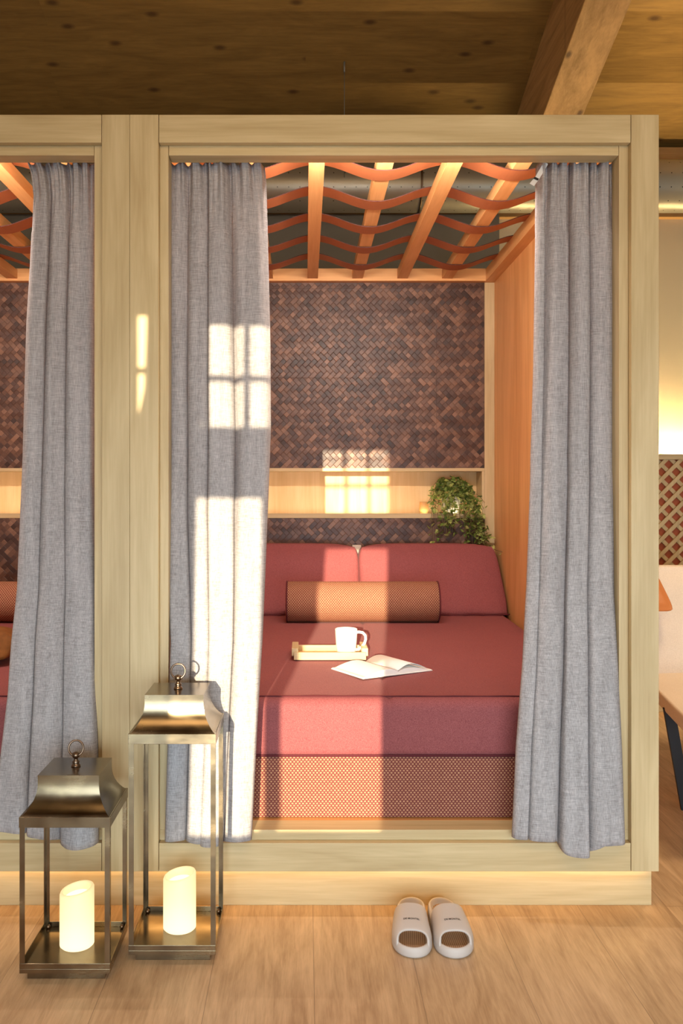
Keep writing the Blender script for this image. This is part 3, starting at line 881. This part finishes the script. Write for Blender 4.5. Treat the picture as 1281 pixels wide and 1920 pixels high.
for k in range(24):     # front mass hanging over the lip
    ex = rv.uniform(-.10, .13); L = rv.uniform(.03, .12) + max(0, ex)*.6
    vines.append((bez([(0, 0, .10), (ex*.5, -.06, .17), (ex*.9, -.115, .09), (ex, -.12, -L)], 12), .9))
for (ex, L) in ((.10, .13), (.12, .17), (.145, .15), (.08, .11), (.13, .19), (.05, .09), (.11, .15), (.15, .12), (.12, .13), (.14, .17)):   # long vines right
    vines.append((bez([(0, 0, .10), (.06, -.07, .16), (ex, -.125, .06), (ex-.02, -.125, -.05), (ex+rv.uniform(.0, .04), -.135, -L)], 16), 1.0))
vines.append((bez([(0, 0, .10), (.08, -.08, .12), (.12, -.125, -.02), (.13, -.13, -.14), (.155, -.15, -.168), (.205, -.27, -.175)], 18), .8))
for (ex, L) in ((-.105, .09), (-.125, .13), (-.09, .11), (-.115, .165)):    # thin vines left
    vines.append((bez([(0, 0, .10), (-.07, -.06, .15), (ex, -.11, .07), (ex, -.125, -.02), (ex+.01, -.125, -L)], 14), .55))
for (ex, ez) in ((.155, .06), (.15, .03), (-.13, .06)):
    vines.append((bez([(0, 0, .10), (ex*.6, -.05, .16), (ex, -.09, ez)], 8), .8))
bms = bmesh.new(); bml = bmesh.new(); tone = bml.verts.layers.float.new('tone')
lsh = [(0, -.1), (.32, -.02), (.5, .22), (.30, .38), (.34, .72), (0, 1.1), (-.34, .72), (-.30, .38), (-.5, .22), (-.32, -.02)]
def leaf(p, size, tn):
    yaw, pitch, roll = rv.uniform(-PI, PI), rv.uniform(-1.3, .9), rv.uniform(-.5, .5)
    rot = Euler((pitch, roll, yaw)).to_matrix()
    c0 = bml.verts.new(p + rot @ Vector((0, .35*size, -.10*size))); c0[tone] = min(1, tn+.15)
    vs = []
    for (x, y) in lsh:
        q = bml.verts.new(p + rot @ Vector((x*size, y*size, .06*size))); q[tone] = tn; vs.append(q)
    for i in range(len(vs)): bml.faces.new((c0, vs[i], vs[(i+1) % len(vs)]))
for (pts, dens) in vines:
    tube(bms, pts, .0011, 5)
    base = rv.random()
    for i in range(2, len(pts)):
        for rep in range(2):
            if rv.random() < dens*.78:
                p = pts[i] + Vector((rv.uniform(-.011, .011), rv.uniform(-.011, .006), rv.uniform(-.010, .010)))
                if p.z < .006 and p.y > -.082: continue
                leaf(p, rv.uniform(.015, .027), min(1, max(0, rv.gauss(.52, .28))))
obj('stems', bms, M['stem'], iv, smooth=True)
obj('foliage', bml, M['leaf'], iv)
cu = thing('wooden_cup', 'small turned wooden tea light cup left of the ivy in the niche', 'cup', (.603, 4.675, NZ0))
bm = bmesh.new()
lathe(bm, [(.0001, .0), (.018, 0), (.0195, .003), (.0195, .012), (.0235, .016), (.0245, .03), (.0215, .062), (.0205, .0635), (.019, .061), (.0205, .03), (.0001, .02)], n=28)
obj('cup_body', bm, M['cup'], cu, smooth=True)

# ------------------------------------------------------------------ slippers
def slipper(cx, cy, rz, mirror, label):
    """local: toe towards -y, length .275"""
    t = thing('slipper', label, 'slipper', (cx, cy, 0), rz, 'taupe slide slippers')
    Lh = .1375
    def half(y):       # half width of the outline at local y
        u = (y+Lh)/(2*Lh)     # 0 toe .. 1 heel
        base = .0525 - .0125*min(1, max(0, (u-.25)/.6))**1.3
        e = 1.0
        if u < .26: e = max(0, 1-((.26-u)/.26)**2.2)**.5
        if u > .82: e = max(0, 1-((u-.82)/.18)**2.2)**.5
        return base*e
    def cen(y): 
        u = (y+Lh)/(2*Lh); return mirror*.006*math.sin(PI*u)
    ys = [-Lh + 2*Lh*(0.5-0.5*math.cos(PI*i/44)) for i in range(45)]
    def soleh(y):      # rim height
        u = (y+Lh)/(2*Lh); return .027 + .015*max(0, (u-.5)/.5)
    # foam sole: rings of the outline set in step by step, raised rim, sunken middle
    NP = 72
    outl = []
    for i in range(NP):
        a = 2*PI*i/NP; y = -Lh*math.cos(a)
        outl.append((math.copysign(half(y), math.sin(a)) if abs(math.sin(a)) > 1e-6 else 0.0, y))
    def ringpts(ins, zf, add=0.0):
        out = []
        for (x, y) in outl:
            k_ = 1 - ins/.050; ky = 1 - ins/Lh
            yy = y*ky; out.append((cen(yy)+x*k_, yy, soleh(yy)*zf+add))
        return out
    bm = bmesh.new(); G = []
    for (ins, zf) in ((.008, 0), (.002, .06), (0, .25), (0, .6), (.0012, .85), (.004, .97), (.0065, 1.0), (.0085, .96), (.0105, .85), (.0125, .70), (.016, .60), (.030, .56), (.046, .55)):
        G.append([bm.verts.new(p) for p in ringpts(ins, zf)])
    grid_faces(bm, G, closed_u=True); bm.faces.new(G[0]); bm.faces.new(G[-1][::-1])
    obj('sole', bm, M['eva'], t, smooth=True)
    bm = bmesh.new(); G = [[bm.verts.new(p) for p in ringpts(ins, zf, .0008)] for (ins, zf) in ((.0145, .63), (.020, .60), (.030, .575), (.044, .565))]
    grid_faces(bm, G, closed_u=True); bm.faces.new(G[-1][::-1])
    obj('foot_bed', bm, M['footbed'], t, smooth=True)
    # strap: dome over the fore foot
    bm = bmesh.new()
    y0, y1 = -.090, .010; NU_, NV_ = 26, 36
    def strap_pt(u, a, off=0.0):        # u 0 front .. 1 rear, a 0..pi left to right
        # the band's side edges run from the toe rim backwards
        side = abs(math.cos(a))
        yf = y0 - .022*side**2.2; yr = y1 + .006*math.sin(a) + .020*side**3
        y = yf + (yr-yf)*u
        hz = (.053 + .024*u**.8) + off
        w_ = half(y)*1.0 + off
        e = .72
        ca, sa = math.cos(a), math.sin(a)
        x = cen(y) - w_*math.copysign(abs(ca)**e, ca)
        z = .016 + (hz-.016)*abs(sa)**e
        return Vector((x, y, z))
    for layer, off in ((0, 0.0), (1, -.0055)):
        pass
    G0 = [[bm.verts.new(strap_pt(i/NU_, PI*j/NV_)) for j in range(NV_+1)] for i in range(NU_+1)]
    grid_faces(bm, G0)
    s_ = obj('strap', bm, M['eva'], t, smooth=True)
    so = s_.modifiers.new('thick', 'SOLIDIFY'); so.thickness = .0062; so.offset = -1
    be = s_.modifiers.new('bevel', 'BEVEL'); be.width = .0022; be.segments = 3; be.limit_method = 'ANGLE'; be.angle_limit = 1.0
    # printed lettering wrapped on the strap
    fc = bpy.data.curves.new('lettering', 'FONT'); fc.body = 'DE\u00b7MONTEL'; fc.size = .0098; fc.align_x = 'CENTER'; fc.space_character = 1.08; fc.offset = .00022
    fo = bpy.data.objects.new('lettering_tmp', fc); C.objects.link(fo)
    bpy.context.view_layer.update()
    me = bpy.data.meshes.new_from_object(fo); bpy.data.objects.remove(fo)
    b2 = bmesh.new(); b2.from_mesh(me)
    for v in b2.verts: v.co.x = v.co.x
    bmesh.ops.subdivide_edges(b2, edges=[e for e in b2.edges if e.calc_length() > .003], cuts=2)
    wtot = max(v.co.x for v in b2.verts)-min(v.co.x for v in b2.verts)
    sc = .043/wtot
    for v in b2.verts:
        x = v.co.x*sc; yy = v.co.y*sc
        u = .34 + yy/(y1-y0)*1.05
        # find angle whose x matches
        lo, hi = 0.0, PI
        for _ in range(24):
            mid = (lo+hi)/2
            if strap_pt(u, mid).x < x + cen(-.06): lo = mid
            else: hi = mid
        a = (lo+hi)/2
        p = strap_pt(u, a); q = strap_pt(u, a, .0005)
        v.co = p + Vector((0, -.0001, .0006))
    for f in b2.faces: f.smooth = False
    m2 = bpy.data.meshes.new('lettering'); b2.to_mesh(m2); b2.free(); m2.materials.append(M['ink'])
    l_ = bpy.data.objects.new('lettering', m2); C.objects.link(l_); l_.parent = s_
    return t
k = NT('ribbed_footbed', .6)
X_ = k.sep(k.coord())
fr = k.math('FRACT', k.math('DIVIDE', X_[0], .0052))
k.col(k.mix(k.math('LESS_THAN', fr, .28), srgb(150, 118, 94), srgb(204, 172, 144)))
k.bump(fr, .3, .001); M['footbed'] = k.m
slipper(.291, 2.486, math.radians(-5.5), -1, 'left taupe foam slide slipper of the pair on the floor')
slipper(.3835, 2.484, math.radians(1.5), 1, 'right taupe foam slide slipper of the pair on the floor')

# ------------------------------------------------------------------ right background: lattice back, lounge chair
LX0, LX1, LY = 1.15, 2.7, 5.0
lat = thing('lattice_screen', 'diagonal pale wood lattice over a terracotta board behind the lounge chair', 'screen', (1.9, LY, 0))
bx('backing_board', M['terra'], lat, LX0, LX1, LY+.02, LY+.035, .10, 1.375, None)
bx('top_rail', M['oak_x'], lat, LX0, LX1, LY-.02, LY+.12, 1.372, 1.402)
bx('bottom_rail', M['oak_x'], lat, LX0, LX1, LY-.01, LY+.02, .0, .10)
bx('end_stile', M['oak_z'], lat, LX0, LX0+.04, LY-.01, LY+.018, .10, 1.372)
z0, z1 = .10, 1.372; hgt = z1-z0; pitch = .0815; sw = .0205
def slats_(name, dirn, ya, yb):
    n = int((LX1-LX0+hgt)/pitch)
    for i in range(n):
        # strip through (c, z0) rising at 45 degrees
        c = (LX0-hgt if dirn > 0 else LX0) + i*pitch
        segs = []
        a0, a1 = c, c+dirn*hgt
        lo, hi = 0.0, hgt
        if dirn > 0:
            lo = max(0, LX0+.04-c); hi = min(hgt, LX1-c)
        else:
            lo = max(0, c-LX1); hi = min(hgt, c-(LX0+.04))
        if hi-lo < .03: continue
        # only the strips the open view can reach
        bm = bmesh.new(); q = sw*math.sqrt(2)/2*1.0
        P = []
        for s in (lo, hi):
            for d in (-q, q):
                for y in (ya, yb): P.append(bm.verts.new((c+dirn*s+d, y, z0+s)))
        for f in ((0, 1, 3, 2), (4, 6, 7, 5), (0, 4, 5, 1), (2, 3, 7, 6), (0, 2, 6, 4), (1, 5, 7, 3)): bm.faces.new([P[j] for j in f])
        obj('lattice_strip', bm, M['oak_z'], lat, world=True)
slats_('lattice_strip', 1, LY-.008, LY+.003)
slats_('lattice_strip', -1, LY+.004, LY+.015)
bx('led_strip', M['led_wall'], lat, LX0+.18, LX1, LY+.52, LY+.535, 1.3625, 1.368, None)
bx('cove_ledge', M['oak_x'], lat, LX0, LX1, LY+.121, 5.598, 1.34, 1.362)
# lounge chair seen past the right post
ch = thing('lounge_chair', 'beige upholstered lounge chair on slanted black legs at the right edge', 'chair', (1.75, 3.5, 0))
bm = bmesh.new()
c8 = [[[(1.284, 3.02, .365), (1.284, 3.02, .43)], [(1.44, 3.95, .365), (1.44, 3.95, .43)]],
      [[(1.98, 3.02, .365), (1.98, 3.02, .43)], [(2.10, 3.95, .365), (2.10, 3.95, .43)]]]
bm.free(); obj('seat', puffy(c8, 16, .010), M['beige'], ch, smooth=True, world=True)
c8 = [[[(1.40, 3.86, .42), (1.42, 4.02, .862)], [(1.40, 3.98, .42), (1.42, 4.10, .862)]],
      [[(2.10, 3.86, .42), (1.95, 4.02, .858)], [(2.10, 3.98, .42), (1.95, 4.10, .858)]]]
obj('backrest', puffy(c8, 16, .018), M['beige'], ch, smooth=True, world=True)
def leg(p, q, wd, th, m):
    bm = bmesh.new(); p, q = Vector(p), Vector(q); P = []
    for e in (p, q):
        for dx in (-wd/2, wd/2):
            for dy in (-th/2, th/2): P.append(bm.verts.new(e+Vector((dx, dy, 0))))
    for f in ((0, 1, 3, 2), (4, 6, 7, 5), (0, 4, 5, 1), (2, 3, 7, 6), (0, 2, 6, 4), (1, 5, 7, 3)): bm.faces.new([P[j] for j in f])
    return obj('leg', bm, m, ch, bevel=.001, world=True)
leg((1.366, 3.45, .385), (1.434, 3.45, 0), .042, .012, M['black'])
leg((1.98, 3.22, .37), (1.90, 3.22, 0), .042, .012, M['black'])
leg((1.66, 3.85, .37), (1.72, 3.85, 0), .042, .012, M['black'])
leg((2.06, 3.85, .37), (1.98, 3.85, 0), .042, .012, M['black'])
c8 = [[[(1.42, 3.845, .70), (1.42, 3.975, .868)], [(1.42, 3.87, .70), (1.42, 4.00, .872)]],
      [[(1.545, 3.845, .70), (1.505, 3.975, .868)], [(1.545, 3.87, .70), (1.505, 4.00, .872)]]]
hr = obj('headrest_pad', puffy(c8, 10, .010), M['leather'], None, smooth=True)
tag(hr, 'small tan leather pad hung over the lounge chair backrest', 'cushion')
# assumed low light strip under the bench line behind the chair
bx('led_strip', M['led'], lat, LX0+.05, LX1, LY-.03, LY-.022, .085, .095, None)
